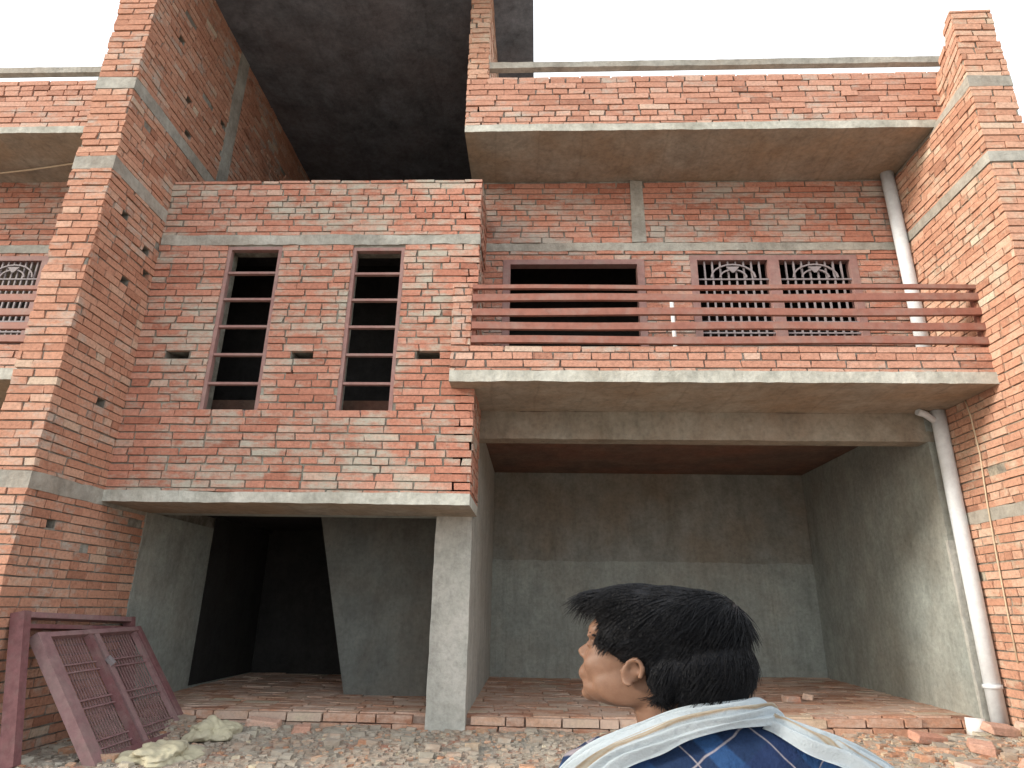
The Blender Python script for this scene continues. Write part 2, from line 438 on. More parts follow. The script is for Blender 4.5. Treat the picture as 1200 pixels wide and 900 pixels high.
def railing(parent, x0, x1, ends=True):
    bm = NB(); 
    bar(bm, (x0+.02, 6.93, 4.2), (x0+.02, 6.93, 4.97), .05, .05, up=(0, 1, 0))
    rl = obj('balcony_railing', bm, M['redox'], parent)
    bm = NB(); bar(bm, (x1-.04, 6.93, 4.2), (x1-.04, 6.93, 4.97), .05, .05, up=(0, 1, 0)); obj('post', bm, M['redox'], rl)
    for z, h in ((4.955, .05), (4.82, .085), (4.635, .085), (4.455, .085), (4.28, .085)):
        b_ = NB(); nn = 8
        for i in range(nn):
            f = lambda t: .008*math.sin(3.1*t + z*9)
            a, c = i/nn, (i+1)/nn
            bar(b_, (x0+(x1-x0)*a, 6.865, z+f(a*3)), (x0+(x1-x0)*c, 6.865, z+f(c*3)), .05, h)
        r_ = obj('rail', b_, M['redox'], rl)
    return rl
railing(H, -.77, 5.09)
# canopy = roof slab, parapet and floating coping beam
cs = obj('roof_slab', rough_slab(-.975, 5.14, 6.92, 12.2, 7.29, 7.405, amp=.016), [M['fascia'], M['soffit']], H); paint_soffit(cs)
bm = NB(); box(bm, -.97, 5.27, 6.95, 7.14, 7.4, 8.19)
brick_face(bm, (0, 6.945, 0), X, NY, -.97, 5.27, 7.41, 8.20, L=.43)
for i in range(15):
    x = -.69 + i*.42; box(bm, x, x+.4, 6.94, 7.14, 8.185, 8.205 + R.uniform(0, .012), (.8, R.random(), 0), .003)
obj('parapet', bm, M['brick_par'], H)
obj('coping_beam', rough_slab(-.71, 5.47, 6.95, 7.04, 8.39, 8.49, amp=.012), M['band'], H, label='thin concrete beam floating just above the parapet')
# stair tower: right pier, walls and the dark slab
bm = NB(); box(bm, -.96, -.70, 6.95, 12.2, 7.4, 9.9)
brick_face(bm, (0, 6.945, 0), X, NY, -.965, -.695, 8.2, 9.9, L=.27, prot=.018)
brick_face(bm, (-.70, 0, 0), Y, (1, 0, 0), 6.95, 9.5, 7.41, 9.9, L=.285); brick_face(bm, (-.96, 0, 0), Y, NX, 6.95, 9.5, 7.41, 9.9, L=.285)
obj('tower_pier', bm, M['brick_right'], H)
ts = obj('tower_roof_slab', rough_slab(-4.88, -.085, 5.6, 12.2, 9.90, 10.05), [M['darksoffit']], H, label='dark concrete slab roofing the open stair tower')
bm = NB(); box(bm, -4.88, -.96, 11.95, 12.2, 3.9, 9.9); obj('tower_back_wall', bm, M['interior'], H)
bm = NB(); box(bm, -.96, -.795, 7.995, 12.0, 3.9, 7.29); obj('inner_wall', bm, M['plaster'], H)
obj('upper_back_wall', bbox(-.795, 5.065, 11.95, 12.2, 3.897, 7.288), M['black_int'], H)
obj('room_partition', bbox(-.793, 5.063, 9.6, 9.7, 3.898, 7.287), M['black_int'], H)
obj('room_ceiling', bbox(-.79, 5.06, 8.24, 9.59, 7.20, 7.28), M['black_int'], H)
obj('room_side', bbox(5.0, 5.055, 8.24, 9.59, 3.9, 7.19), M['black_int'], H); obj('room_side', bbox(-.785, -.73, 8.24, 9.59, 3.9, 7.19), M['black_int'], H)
obj('block_shade_lining', bbox(-4.855, -4.80, 7.37, 11.9, 2.56, 6.24), M['black_int'], H); obj('block_partition', bbox(-4.79, -.97, 8.6, 8.7, 2.56, 6.24), M['black_int'], H)  # black lining and partition added inside so the slits look dark
obj('block_floor', bbox(-4.79, -.97, 7.37, 8.59, 2.535, 2.56), M['black_int'], H)  # black sheet over the slab, shade behind the slits as colour
bm = NB(); box(bm, -4.88, -.96, 7.4, 11.95, 6.25, 6.40); obj('block_light_lid', bm, M['interior'], H)  # unseen slab added to shut daylight out of the block
# upper wall behind the balcony
door = (-.485, 1.48, 3.9, 5.985); win = (2.11, 4.39, 4.70, 6.045)
def upper_wall(parent, x0, x1, holes, zt=7.29):
    bm = NB(); backing(bm, (0, 8.0, 0), X, NY, x0, x1, 3.9, zt, .23, holes)
    brick_face(bm, (0, 8.0, 0), X, NY, x0, x1, 3.9, 6.12, holes, L=.42, prot=.016)
    brick_face(bm, (0, 8.0, 0), X, NY, x0, x1, 6.25, zt, L=.42, prot=.016)
    obj('upper_wall', bm, M['brick_wall'], parent)
    obj('concrete_band', rough_slab(x0+.01, x1-.01, 7.975, 8.05, 6.12, 6.245, amp=.025), M['band'], parent)
upper_wall(H, -.79, 5.06, [door, win, (1.50, 1.75, 4.55, 4.66)])
bm = NB(); box(bm, 1.33, 1.52, 7.968, 8.03, 6.26, 7.28, jit=.012); obj('cement_patch', bm, M['band'], H)
# ground floor
obj('front_beam', rough_slab(-.79, 5.06, 8.0, 8.25, 3.40, 3.765, amp=.018), [M['beam'], M['soffit']], H)
obj('floor_slab', bbox(-4.88, 5.06, 8.0, 12.2, 3.768, 3.895), M['ceiling'], H)
bm = NB(); box(bm, -4.88, -.79, 8.003, 8.24, 2.41, 3.765); obj('bay_lintel', bm, M['plaster'], H)
bm = bmesh.new(); bmesh.ops.create_grid(bm, x_segments=1, y_segments=1, size=.5); bm.free()
def worn(x0, x1, y0, y1, z0, z1, seg=.1, amp=.007):
    """a plastered pier: vertical box with wandering arrises"""
    bm = NB(); n = max(2, int((z1-z0)/seg)); rings = []
    for i in range(n+1):
        z = z0 + (z1-z0)*i/n; d = lambda k: amp*noise.noise((z*4, k*5.3, x0)) + .004*noise.noise((z*15, k*5.3, x0))
        rings.append([bm.verts.new(p) for p in ((x0+d(1), y0+d(2), z), (x1+d(3), y0+d(4), z), (x1+d(5)*.5, y1, z), (x0+d(6)*.5, y1, z))])
    for a, b in zip(rings, rings[1:]):
        for k in range(4): bm.faces.new((a[k], a[(k+1) % 4], b[(k+1) % 4], b[k]))
    bm.faces.new(rings[0][::-1]); bm.faces.new(rings[-1]); bmesh.ops.recalc_face_normals(bm, faces=bm.faces); return bm
obj('column', worn(-1.235, -.79, 7.99, 12.0, -.15, 3.76), M['plaster_pale'], H, label='pale plastered pier between the two open bays')
obj('back_wall', rough_slab(-4.88, 5.06, 11.95, 12.2, -.2, 2.18, amp=.05), M['plaster'], H)
obj('upper_back_shaded_coat', bbox(-4.88, 5.06, 11.97, 12.2, 2.14, 3.765), M['back'], H)  # upper plaster coat, its darker tone also paints falloff towards the ceiling
obj('side_wall', worn(4.87, 5.065, 8.0, 11.95, 0, 3.76), M['plaster'], H, label='grey plastered side wall of the right bay')
obj('plaster_edge', worn(4.85, 4.99, 7.975, 8.02, .25, 2.2), M['plaster_pale'], H)
obj('side_wall', worn(-4.88, -4.85, 7.95, 11.95, .15, 2.41), M['plaster'], H, label='grey plastered side wall of the left bay')
obj('side_wall_shade', bbox(-4.846, -4.835, 9.7, 11.78, .26, 2.6), M['black_int'], H)  # black panel on the plaster, paints the wall's fade into shade
# the leaning inner wall beside the stairs
bm = NB()
P = [(-2.56, 9.45, .15), (-1.235, 9.45, .15), (-1.235, 9.7, .15), (-2.56, 9.7, .15), (-3.16, 9.45, 2.6), (-1.235, 9.45, 2.6), (-1.235, 9.7, 2.6), (-3.16, 9.7, 2.6)]
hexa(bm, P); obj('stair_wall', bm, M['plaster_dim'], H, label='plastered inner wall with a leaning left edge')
obj('stair_shade_panel', bbox(-4.84, -2.0, 11.80, 11.9, .15, 3.765), M['black_int'], H)  # black panel before the back wall, stands in for deep shade
obj('stair_ceiling', bbox(-4.84, -1.24, 8.25, 11.79, 2.62, 2.72), M['black_int'], H)  # ceiling coloured black to carry the bay's shade

# slit windows
def slit(x0, x1, z0, z1, lab):
    fw, y0, y1 = .045, 7.115, 7.17
    bm = NB()
    for a, b in ((x0, x0+fw), (x1-fw, x1)): box(bm, a, b, y0-.02, y1, z0, z1)
    box(bm, x0+fw, x1-fw, y0-.02, y1, z1-fw, z1); box(bm, x0+fw, x1-fw, y0-.02, y1, z0, z0+fw*.6)
    w = obj('slit_window', bm, M['frame'], H, label=lab)
    for k in range(1, 6):
        z = z0 + (z1-z0)*k/6
        obj('crossbar', bbox(x0+fw, x1-fw, y0-.01, y1-.01, z-.015, z+.015), M['frame'], w)
slit(*wins[0], 'left slit window with five crossbars'); slit(*wins[1], 'right slit window with five crossbars')
# door frame and grille window
def framed(name, r, parent, y=8.03, fw=.1):
    x0, x1, z0, z1 = r; bm = NB()
    for a, b in ((x0, x0+fw), (x1-fw, x1)): box(bm, a, b, y-.05, y+.08, z0, z1)
    box(bm, x0+fw, x1-fw, y-.05, y+.08, z1-fw*.75, z1)
    return obj(name, bm, M['frame'], parent)
framed('door_frame', door, H)
def grille_window(r, parent):
    x0, x1, z0, z1 = r; w = framed('grille_window', r, parent); xm = (x0+x1)/2; y = 8.03
    bm = NB(); box(bm, x0+.1, x1-.1, y-.05, y+.08, z0, z0+.06); obj('sill', bm, M['frame'], w)
    bm = NB(); box(bm, xm-.075, xm+.075, y-.055, y+.08, z0+.06, z1-.075); obj('mullion', bm, M['frame'], w)
    for a, b in ((x0+.1, xm-.075), (xm+.075, x1-.1)):
        g = NB(); n_ = 9; c = (a+b)/2
        for k in range(1, n_):
            x = a + (b-a)*k/n_; bar(g, (x, y, z0+.06), (x, y, z1-.07), .022, .022, up=(0, 1, 0))
        for z in (z1-.36, z1-.62, z0+.18, z0+.34): bar(g, (a, y-.014, z), (b, y-.014, z), .02, .02)
        for r_ in (.12, .20):
            for k in range(10):
                t0, t1 = math.pi*k/10, math.pi*(k+1)/10
                bar(g, (c+r_*1.5*math.cos(t0), y-.03, z1-.34+r_*math.sin(t0)), (c+r_*1.5*math.cos(t1), y-.03, z1-.34+r_*math.sin(t1)), .02, .02)
        obj('grille', g, M['bars'], w)
        g = NB(); hexa(g, [(c-.012, y-.05, z1-.27), (c+.012, y-.05, z1-.27), (c+.012, y-.035, z1-.27), (c-.012, y-.035, z1-.27),
                           (c-.09, y-.05, z1-.18), (c+.09, y-.05, z1-.18), (c+.09, y-.035, z1-.18), (c-.09, y-.035, z1-.18)])
        obj('grille_motif', g, M['bars'], w)
    return w
grille_window(win, H)
# drain pipes
bm = NB(); tube(bm, [(4.955, 7.86, 7.3), (4.965, 7.86, 5.6), (4.965, 7.86, 3.9)], .088, 20, .072); obj('drainpipe', bm, M['pvc'], H, label='white drainpipe on the upper wall behind the railing')
bm = NB(); tube(bm, [(4.975, 7.87, 3.76), (4.97, 7.87, 3.4), (4.96, 7.87, 1.8), (4.95, 7.87, .22)], .088, 20, .072)
p = obj('drainpipe', bm, M['pvc'], H, label='white drainpipe running down beside the right open bay')
bm = NB(); tube(bm, [(4.70, 7.82, 3.735), (4.80, 7.84, 3.71), (4.96, 7.87, 3.60)], .042, 14); obj('branch_pipe', bm, M['pvc'], p)
bm = NB(); tube(bm, [(4.95, 7.87, .62), (4.95, 7.87, .66)], .10, 20, .084); obj('pipe_collar', bm, M['pvc'], p)
bm = NB(); tube(bm, [(1.80, 7.85, 4.1), (1.79, 7.85, 5.33)], .028, 10); obj('conduit', bm, M['pvcwhite'], H)

# ------------------------------------------------------------------ left neighbour
T = thing('brick_house', 'neighbouring brick house at the far left edge, only its balcony and barred window showing', 'house', (-8, 8, 0))
cs = obj('roof_slab', rough_slab(-13, -5.33, 6.92, 12.2, 7.35, 7.455, amp=.016), [M['fascia'], M['soffit']], T); paint_soffit(cs)
bm = NB(); box(bm, -13, -5.33, 6.95, 7.14, 7.45, 8.24); brick_face(bm, (0, 6.945, 0), X, NY, -13, -5.33, 7.46, 8.26, L=.43); obj('parapet', bm, M['brick_par'], T)
obj('coping_beam', rough_slab(-13, -5.33, 6.95, 7.04, 8.43, 8.53, amp=.012), M['band'], T)
wn = (-9.0, -7.08, 4.70, 6.07)
upper_wall(T, -13, -5.33, [wn, (-12, -10, 3.9, 6.0)], 7.35)
grille_window(wn, T)
cs = obj('balcony_slab', rough_slab(-13, -5.33, 6.84, 8.0, 3.765, 3.90, amp=.018), [M['fascia'], M['soffit']], T); paint_soffit(cs)
bm = NB(); box(bm, -13, -5.33, 6.885, 7.0, 3.9, 4.19); brick_face(bm, (0, 6.885, 0), X, NY, -13, -5.33, 3.905, 4.205); obj('balcony_kerb', bm, M['brick_par'], T)
railing(T, -13, -5.35)
bm = NB(); backing(bm, (0, 8, 0), X, NY, -13, -5.33, -.3, 3.765, .23, [(-12, -6, -.3, 3.2)]); brick_face(bm, (0, 8, 0), X, NY, -13, -5.33, 0, 3.765, [(-12, -6, -.3, 3.2)]); obj('lower_wall', bm, M['brick_wall'], T)
obj('back_wall', bbox(-13, -5.33, 11.95, 12.2, -.3, 7.35), M['interior'], T)
obj('floor_slab', bbox(-13, -5.33, 8.23, 11.95, 3.77, 3.9), M['interior'], T)
bm = NB(); tube(bm, [(-8.6, 7.7, 7.22), (-7.4, 7.6, 7.28), (-5.36, 7.3, 7.34)], .012, 6)
tag(obj('bamboo_pole', bm, M['wire'], base=(-7, 7.5, 7.2)), 'thin pale pole laid under the roof slab at the far left', 'pole')

# ------------------------------------------------------------------ the man in the foreground
def skin_mats():
    m, n, b = newmat('skin'); a = noisen(n, 60, 4, .6)
    col = mixc(n, a, (.125, .066, .042), (.20, .115, .077)); n.links.new(col, b.inputs['Base Color'])
    b.inputs['Roughness'].default_value = .5; b.inputs['Subsurface Weight'].default_value = .06; b.inputs['Subsurface Scale'].default_value = .01
    bump(n, b, noisen(n, 240, 3, .6), .2, .002); M['skin'] = m
    m, n, b = newmat('hair'); a = noisen(n, 90, 3, .6, (1, 1, 1))
    n.links.new(mixc(n, a, (.0025, .0025, .003), (.006, .008, .013)), b.inputs['Base Color']); b.inputs['Roughness'].default_value = .46
    b.inputs['Specular IOR Level'].default_value = .22; bump(n, b, noisen(n, 130, 4, .7), 1, .01); M['hair'] = m
    m, n, b = newmat('plaid_cloth')
    g = N(n, 'ShaderNodeNewGeometry'); mp = N(n, 'ShaderNodeMapping', vector_type='POINT')
    mp.inputs['Rotation'].default_value = (0, math.radians(38), 0); mp.inputs['Scale'].default_value = (.72, 1, 1)
    wob = N(n, 'ShaderNodeTexNoise'); wob.inputs['Scale'].default_value = 7; n.links.new(g.outputs['Position'], wob.inputs['Vector'])
    vm = N(n, 'ShaderNodeVectorMath', operation='MULTIPLY_ADD'); n.links.new(wob.outputs['Color'], vm.inputs[0]); vm.inputs[1].default_value = (.035, .035, .035)
    n.links.new(g.outputs['Position'], vm.inputs[2]); n.links.new(vm.outputs[0], mp.inputs[0])
    sx = N(n, 'ShaderNodeSeparateXYZ'); n.links.new(mp.outputs[0], sx.inputs[0])
    def lines(v, period, off=0.):
        return mathn(n, 'FRACT', mathn(n, 'ADD', mathn(n, 'MULTIPLY', v, 1/period), off))
    col = (.008, .022, .062)
    fx, fz = lines(sx.outputs[0], .105), lines(sx.outputs[2], .105, .3)
    col = mixc(n, ramp(n, fx, [(.0, 0.), (.30, 0.), (.34, .55), (.62, .55), (.66, 0.), (1, 0.)]), col, (.022, .075, .20))
    col = mixc(n, ramp(n, fz, [(.0, 0.), (.40, 0.), (.44, .5), (.75, .5), (.79, 0.), (1, 0.)]), col, (.010, .020, .07))
    for f_ in (fx, fz):
        col = mixc(n, ramp(n, f_, [(.0, .0), (.10, 0.), (.110, .65), (.122, .65), (.132, 0.), (1, 0.)]), col, (.34, .30, .31))
    col = mixc(n, .25, col, ramp(n, noisen(n, 160, 3, .6), [(.3, .5), (.7, 1.5)]), 'MULTIPLY')
    n.links.new(col, b.inputs['Base Color']); bump(n, b, noisen(n, 26, 4, .6, off=2), .55, .02); M['plaid'] = m
    m, n, b = newmat('towel_cloth')
    at = N(n, 'ShaderNodeAttribute', attribute_name='tone'); sp = N(n, 'ShaderNodeSeparateColor'); n.links.new(at.outputs['Color'], sp.inputs[0])
    W_, O_ = (.62, .69, .73), (.52, .40, .27)
    f_ = mathn(n, 'ADD', sp.outputs[0], mathn(n, 'MULTIPLY', noisen(n, 14, 3, .6), .05))
    col = ramp(n, f_, [(0, W_), (.60, W_), (.62, O_), (.64, W_), (.68, W_), (.70, O_), (.725, (.60, .56, .48)), (.75, O_), (.77, W_), (1, W_)])
    n.links.new(col, b.inputs['Base Color']); bump(n, b, noisen(n, 60, 4, .7), .5, .008); M['towel'] = m
    M['trouser'] = paint('grey_trouser_cloth', (.08, .08, .09), .9, .3)
skin_mats()
SX = 1.6
def ell(bm, c, r, rot=None, seg=20):
    mt = Matrix.Translation(c) @ (rot.to_4x4() if rot else Matrix()) @ Matrix.Diagonal((*r, 1))
    bmesh.ops.create_uvsphere(bm, u_segments=seg, v_segments=seg*2//3, radius=1, matrix=mt)
def cap(bm, a, b, ra, rb, n=7):
    a, b = Vector(a), Vector(b)
    for i in range(n):
        t = i/(n-1); r = ra + (rb-ra)*t; ell(bm, a.lerp(b, t), (r, r, r), seg=10)
def fuse(bm, voxel, smooth=4, xf=None):
    """join overlapping lumps into one smooth skin"""
    me = bpy.data.meshes.new('tmp'); bm.to_mesh(me); bm.free()
    o = bpy.data.objects.new('tmp', me); C.objects.link(o)
    md = o.modifiers.new('r', 'REMESH'); md.mode = 'VOXEL'; md.voxel_size = voxel
    ms = o.modifiers.new('s', 'SMOOTH'); ms.iterations = smooth; ms.factor = .5
    dg = bpy.context.evaluated_depsgraph_get(); me2 = bpy.data.meshes.new_from_object(o.evaluated_get(dg))
    bpy.data.objects.remove(o); b2 = bmesh.new(); b2.from_mesh(me2); b2.loops.layers.float_color.new('tone')
    if xf:
        for v in b2.verts: v.co = xf(v.co)
    return b2
HEAD = Vector((.256, 1.50, 1.240))
Rh = Matrix.Rotation(math.radians(-28), 3, 'Z') @ Matrix.Rotation(math.radians(14), 3, 'Y')   # face towards -X, turned away and tilted up
def hl(f, s, u):                                      # head-local (forward, left, up) -> unstretched offset
    return Rh @ Vector((-f, -s, u))
Rr = Rh
def hxf(p): return Vector((HEAD.x + p.x*SX, HEAD.y + p.y, HEAD.z + p.z))
TC = Vector((.366, 1.47, 0))
def bxf(p): return Vector((TC.x + p.x*SX, TC.y + p.y, p.z))
def h2b(p):                                           # head offset -> body-local coordinates
    w = hxf(p); return Vector(((w.x-TC.x)/SX, w.y-TC.y, w.z))
def hell(bm, c, r, seg=20): ell(bm, h2b(hl(*c)), (r[0], r[1], r[2]), Rr, seg)
def hcap(bm, a, b, ra, rb, n=7): cap(bm, h2b(hl(*a)), h2b(hl(*b)), ra, rb, n)
bm = bmesh.new()
hell(bm, (-.015, 0, .045), (.098, .076, .088)); hell(bm, (.040, 0, -.015), (.058, .060, .080)); hell(bm, (.040, 0, -.066), (.050, .050, .036))
hell(bm, (.070, 0, -.086), (.020, .024, .018)); hell(bm, (.070, 0, .045), (.034, .054, .034)); hell(bm, (.086, 0, .030), (.014, .046, .010))
hcap(bm, (.092, 0, .018), (.106, 0, -.010), .007, .0105); hell(bm, (.098, .010, -.016), (.010, .007, .007)); hell(bm, (.098, -.010, -.016), (.010, .007, .007))
hell(bm, (.090, 0, -.041), (.011, .022, .006)); hell(bm, (.088, 0, -.053), (.010, .020, .007)); hell(bm, (.083, 0, -.046), (.018, .032, .024))
for s in (1, -1):
    hell(bm, (.052, s*.036, -.020), (.034, .020, .036)); hell(bm, (.083, s*.030, .012), (.010, .014, .008))
    hell(bm, (.014, s*.046, -.050), (.046, .017, .040))
    hell(bm, (-.002, s*.068, -.018), (.010, .008, .020))
    ring = [(-.002 + .014*math.cos(t)*(1 if math.cos(t) < 0 else .85), s*(.078 + .004*(math.cos(t) < 0)), .025*math.sin(t) - .015) for t in [math.radians(a) for a in range(-110, 200, 18)]]
    for a, b in zip(ring, ring[1:]): hcap(bm, a, b, .0046, .0046, 3)
    hell(bm, (.003, s*.075, -.037), (.008, .005, .008)); hell(bm, (.014, s*.073, -.018), (.004, .004, .007))
hcap(bm, (-.030, 0, -.045), (-.060, 0, -.12), .058, .056, 8)
cap(bm, h2b(hl(-.055, 0, -.10)), (0, .01, 1.08), .056, .062, 8)
ell(bm, (0, .01, .93), (.165, .100, .20)); ell(bm, (0, .01, .72), (.15, .095, .18)); ell(bm, (0, 0, .55), (.155, .10, .12))
for s in (1, -1):
    cap(bm, (0, 0, 1.10), (s*.125, 0, 1.065), .05, .045); ell(bm, (s*.138, 0, 1.03), (.052, .06, .058))
    cap(bm, (s*.158, 0, 1.01), (s*.198, .01, .76), .044, .038); cap(bm, (s*.205, .01, .76), (s*.205, .08, .53), .038, .026)
    ell(bm, (s*.205, .095, .475), (.018, .036, .045))
    for k, ln in enumerate((.07, .08, .075, .06)):
        y = .070 + k*.019; cap(bm, (s*.205, y, .445), (s*.201, y+.006, .445-ln*.55), .0085, .008, 5); cap(bm, (s*.201, y+.006, .445-ln*.55), (s*.191, y+.012, .445-ln), .008, .007, 4)
    cap(bm, (s*.20, .065, .49), (s*.185, .045, .45), .011, .009, 5); cap(bm, (s*.185, .045, .45), (s*.177, .045, .42), .009, .008, 4)
    cap(bm, (s*.085, 0, .50), (s*.10, .02, .13), .080, .055, 12); cap(bm, (s*.10, .02, .13), (s*.10, -.01, -.20), .052, .038, 12)
    cap(bm, (s*.10, -.03, -.235), (s*.11, .14, -.25), .035, .028, 8)
b2 = fuse(bm, .0042, 3, bxf)
person = obj('person', b2, M['skin'], smooth=True, base=(TC.x, TC.y, gz(TC.x, TC.y)))
tag(person, 'person seen from behind in a blue checked shirt and white towel, head turned left', 'person')
# shirt and trousers
bm = bmesh.new()
ell(bm, (0, .01, .92), (.158, .122, .21)); ell(bm, (0, .01, .72), (.170, .118, .20)); ell(bm, (0, .01, .60), (.172, .118, .12)); ell(bm, (0, -.035, .98), (.15, .085, .13))
for s in (1, -1):
    cap(bm, (0, -.005, 1.085), (s*.12, -.005, 1.058), .060, .056); ell(bm, (s*.140, 0, 1.022), (.062, .074, .072)); cap(bm, (s*.155, 0, 1.005), (s*.186, .005, .84), .058, .054)
b2 = fuse(bm, .009, 6, bxf)
for v in b2.verts:
    p = v.co; v.co += v.normal*(.009*noise.noise((p.x*5, p.y*9, p.z*9)) + .006*noise.noise((p.x*14, p.y*22, p.z*16+p.x*20)) + .004*noise.noise((p.x*30+p.z*30, p.y*22, p.z*9)))
obj('shirt', b2, M['plaid'], person, smooth=True)
bm = bmesh.new(); ell(bm, (0, 0, .53), (.172, .115, .13))
for s in (1, -1): cap(bm, (s*.085, 0, .50), (s*.10, .02, .13), .092, .075, 12); cap(bm, (s*.10, .02, .13), (s*.10, -.01, -.19), .073, .066, 12)
obj('trousers', fuse(bm, .012, 4, bxf), M['trouser'], person, smooth=True)
# hair: a full cap of lumps covered with combed locks
bm = bmesh.new()
hell(bm, (-.008, 0, .062), (.103, .089, .096), 28); hell(bm, (-.040, 0, .078), (.066, .082, .080), 24); hell(bm, (.034, 0, .100), (.070, .078, .052)); hell(bm, (.080, .004, .102), (.036, .058, .030)); hell(bm, (-.076, 0, .005), (.052, .078, .082))
for s in (1, -1): hell(bm, (.022, s*.036, .044), (.052, .047, .044)); hell(bm, (-.045, s*.040, -.005), (.036, .046, .055))
b2 = fuse(bm, .006, 3, None)
hm = b2; hm.normal_update()
def bxf2(p): return bxf(p)
cw = h2b(hl(-.085, -.03, .15)); fr = Rh @ Vector((-1, 0, 0)); up = Rh @ Vector((0, 0, 1))
hb = NB(); fs = list(hm.faces); area = [f.calc_area() for f in fs]; tot = sum(area); acc = []; a_ = 0
for x in area: a_ += x; acc.append(a_/tot)
import bisect
RH = random.Random(3); org = h2b(Vector((0, 0, 0)))
for i in range(17000):
    f = fs[min(len(fs)-1, bisect.bisect(acc, RH.random()))]; p = f.calc_center_median() + Vector([RH.uniform(-.003, .003) for _ in range(3)]); nn = f.normal
    d = (p - cw); d = d - nn*d.dot(nn)
    if d.length < 1e-4: continue
    d.normalize(); rel = p - org; fwd = rel.dot(fr); hi = rel.dot(up)
    d = (d + fr*(.35*sm(-.02, .08, fwd)) + Vector([RH.gauss(0, .20) for _ in range(3)]) + .7*noise.noise_vector(p*17)); d = (d - nn*d.dot(nn)).normalized()
    ln = RH.uniform(.022, .045) * (1.25 if hi > .10 else .85); lift = RH.uniform(.04, .16) + (.22 if fwd > .075 and hi > .07 else 0) + (.06 if hi > .12 else 0)
    if hi < .03 and fwd > -.03: ln *= .45; lift = .08
    w = RH.uniform(.0007, .0017); sd = d.cross(nn).normalized(); prev = None
    for k in range(4):
        t = k/3; q = p - nn*.003 + d*(ln*t) + nn*(lift*ln*t*(1-.55*t)) + Vector((0, 0, -.30*ln*t*t)); ww = w*(1 - .85*t)
        ringv = [hb.verts.new(bxf(q + sd*ww)), hb.verts.new(bxf(q - sd*ww)), hb.verts.new(bxf(q + nn*ww*1.2))]
        if prev:
            for a, b in ((0, 1), (1, 2), (2, 0)): hb.faces.new((prev[a], prev[b], ringv[b], ringv[a]))
        prev = ringv
for v in hm.verts: v.co = bxf(v.co)
me = bpy.data.meshes.new('cap'); hm.to_mesh(me); hm.free(); hb.from_mesh(me)
hairo = obj('hair', hb, M['hair'], person, smooth=True)
# eyes and eyebrows
bm = bmesh.new()
for s in (1, -1): hell(bm, (.076, s*.030, .012), (.012, .012, .012), 12)
for v in bm.verts: v.co = bxf(v.co)
M['eye'] = paint('eye', (.5, .48, .45), .2, .1); bm.loops.layers.float_color.new('tone'); 
for s in (1, -1):
    c2 = bmesh.new(); c2.loops.layers.float_color.new('tone'); hell(c2, (.0765, s*.030, .012), (.0125, .012, .012), 12)
    for v in c2.verts: v.co = bxf(v.co)
    obj('eye', c2, M['eye'], person, smooth=True)
    c2 = bmesh.new(); c2.loops.layers.float_color.new('tone')
    for k in range(6): t = k/5; hell(c2, (.098 - .020*t*t, s*(.012+.034*t), .032 + .006*math.sin(t*3)), (.004, .007, .0028), 8)
    for v in c2.verts: v.co = bxf(v.co)
    obj('eyebrow', c2, M['hair'], person, smooth=True)
bm.free()
# towel: one folded band round the neck and over both shoulders
def drape(name, pts, widths, axis, label=None, thick=.012, folds=5, amp=.007, seed=1, nv=40, flip=0):
    bm = NB(); Ly = bm.loops.layers.float_color['tone']; P = [Vector(p) for p in pts]; n_ = 12*(len(P)-1); rows = []
    def cr(i, t):
        p0, p1, p2, p3 = P[max(i-1, 0)], P[i], P[min(i+1, len(P)-1)], P[min(i+2, len(P)-1)]
        return .5*((2*p1) + (p2-p0)*t + (2*p0-5*p1+4*p2-p3)*t*t + (3*p1-p0-3*p2+p3)*t**3)
    cs_ = [cr(min(int(k/12), len(P)-2), k/12 - min(int(k/12), len(P)-2)) for k in range(n_+1)]
    for k, c in enumerate(cs_):
        d = (cs_[min(k+1, n_)] - cs_[max(k-1, 0)]).normalized(); ax = Vector(axis(c)); nn = (c-ax); nn -= d*nn.dot(d); nn.normalize(); sd = d.cross(nn)
        u = k/n_; wi = min(int(u*(len(widths)-1)), len(widths)-2); fr_ = u*(len(widths)-1)-wi; w = widths[wi]*(1-fr_)+widths[wi+1]*fr_
        row = []
        for j in range(nv+1):
            v = j/nv; s = (v-.5)*2
            hgt = thick*math.sqrt(max(0, 1-s*s))*2.2 - .012*s*s + amp*math.sin(v*folds*math.pi*2 + 5*noise.noise((u*4, v*2, seed)))*(.6+.8*noise.noise((u*6, v*3, seed))) 
            edge = .006*noise.noise((u*9, s*3, seed+4))
            row.append(bm.verts.new(bxf(c + sd*(s*w/2 + edge) + nn*hgt)))
        rows.append(row)
    for a, (r0, r1) in enumerate(zip(rows, rows[1:])):
        for j in range(nv):
            f = bm.faces.new((r0[j], r0[j+1], r1[j+1], r1[j]))
            for l, vv in zip(f.loops, (j, j+1, j+1, j)): l[Ly] = ((vv/nv) if not flip else 1-(vv/nv), 0, 0, 1)
    bmesh.ops.solidify(bm, geom=bm.faces[:], thickness=.004)
    bmesh.ops.recalc_face_normals(bm, faces=bm.faces)
    return bm
ax0 = lambda c: (0, .02, min(c.z, 1.0))
tow = obj('towel', drape('t', [(.075, .085, 1.00), (.073, .055, 1.10), (.060, .01, 1.150), (.025, -.048, 1.158), (-.035, -.066, 1.146), (-.088, -.062, 1.118), (-.148, -.058, 1.078), (-.198, -.05, 1.005), (-.228, -.04, .91), (-.235, -.03, .78)],
     [.05, .05, .05, .055, .060, .066, .072, .085, .11, .12], ax0, seed=2, folds=6, flip=1, thick=.009, amp=.0055, nv=60), M['towel'], person, smooth=True, label='white towel with thin orange stripes wound round the neck')
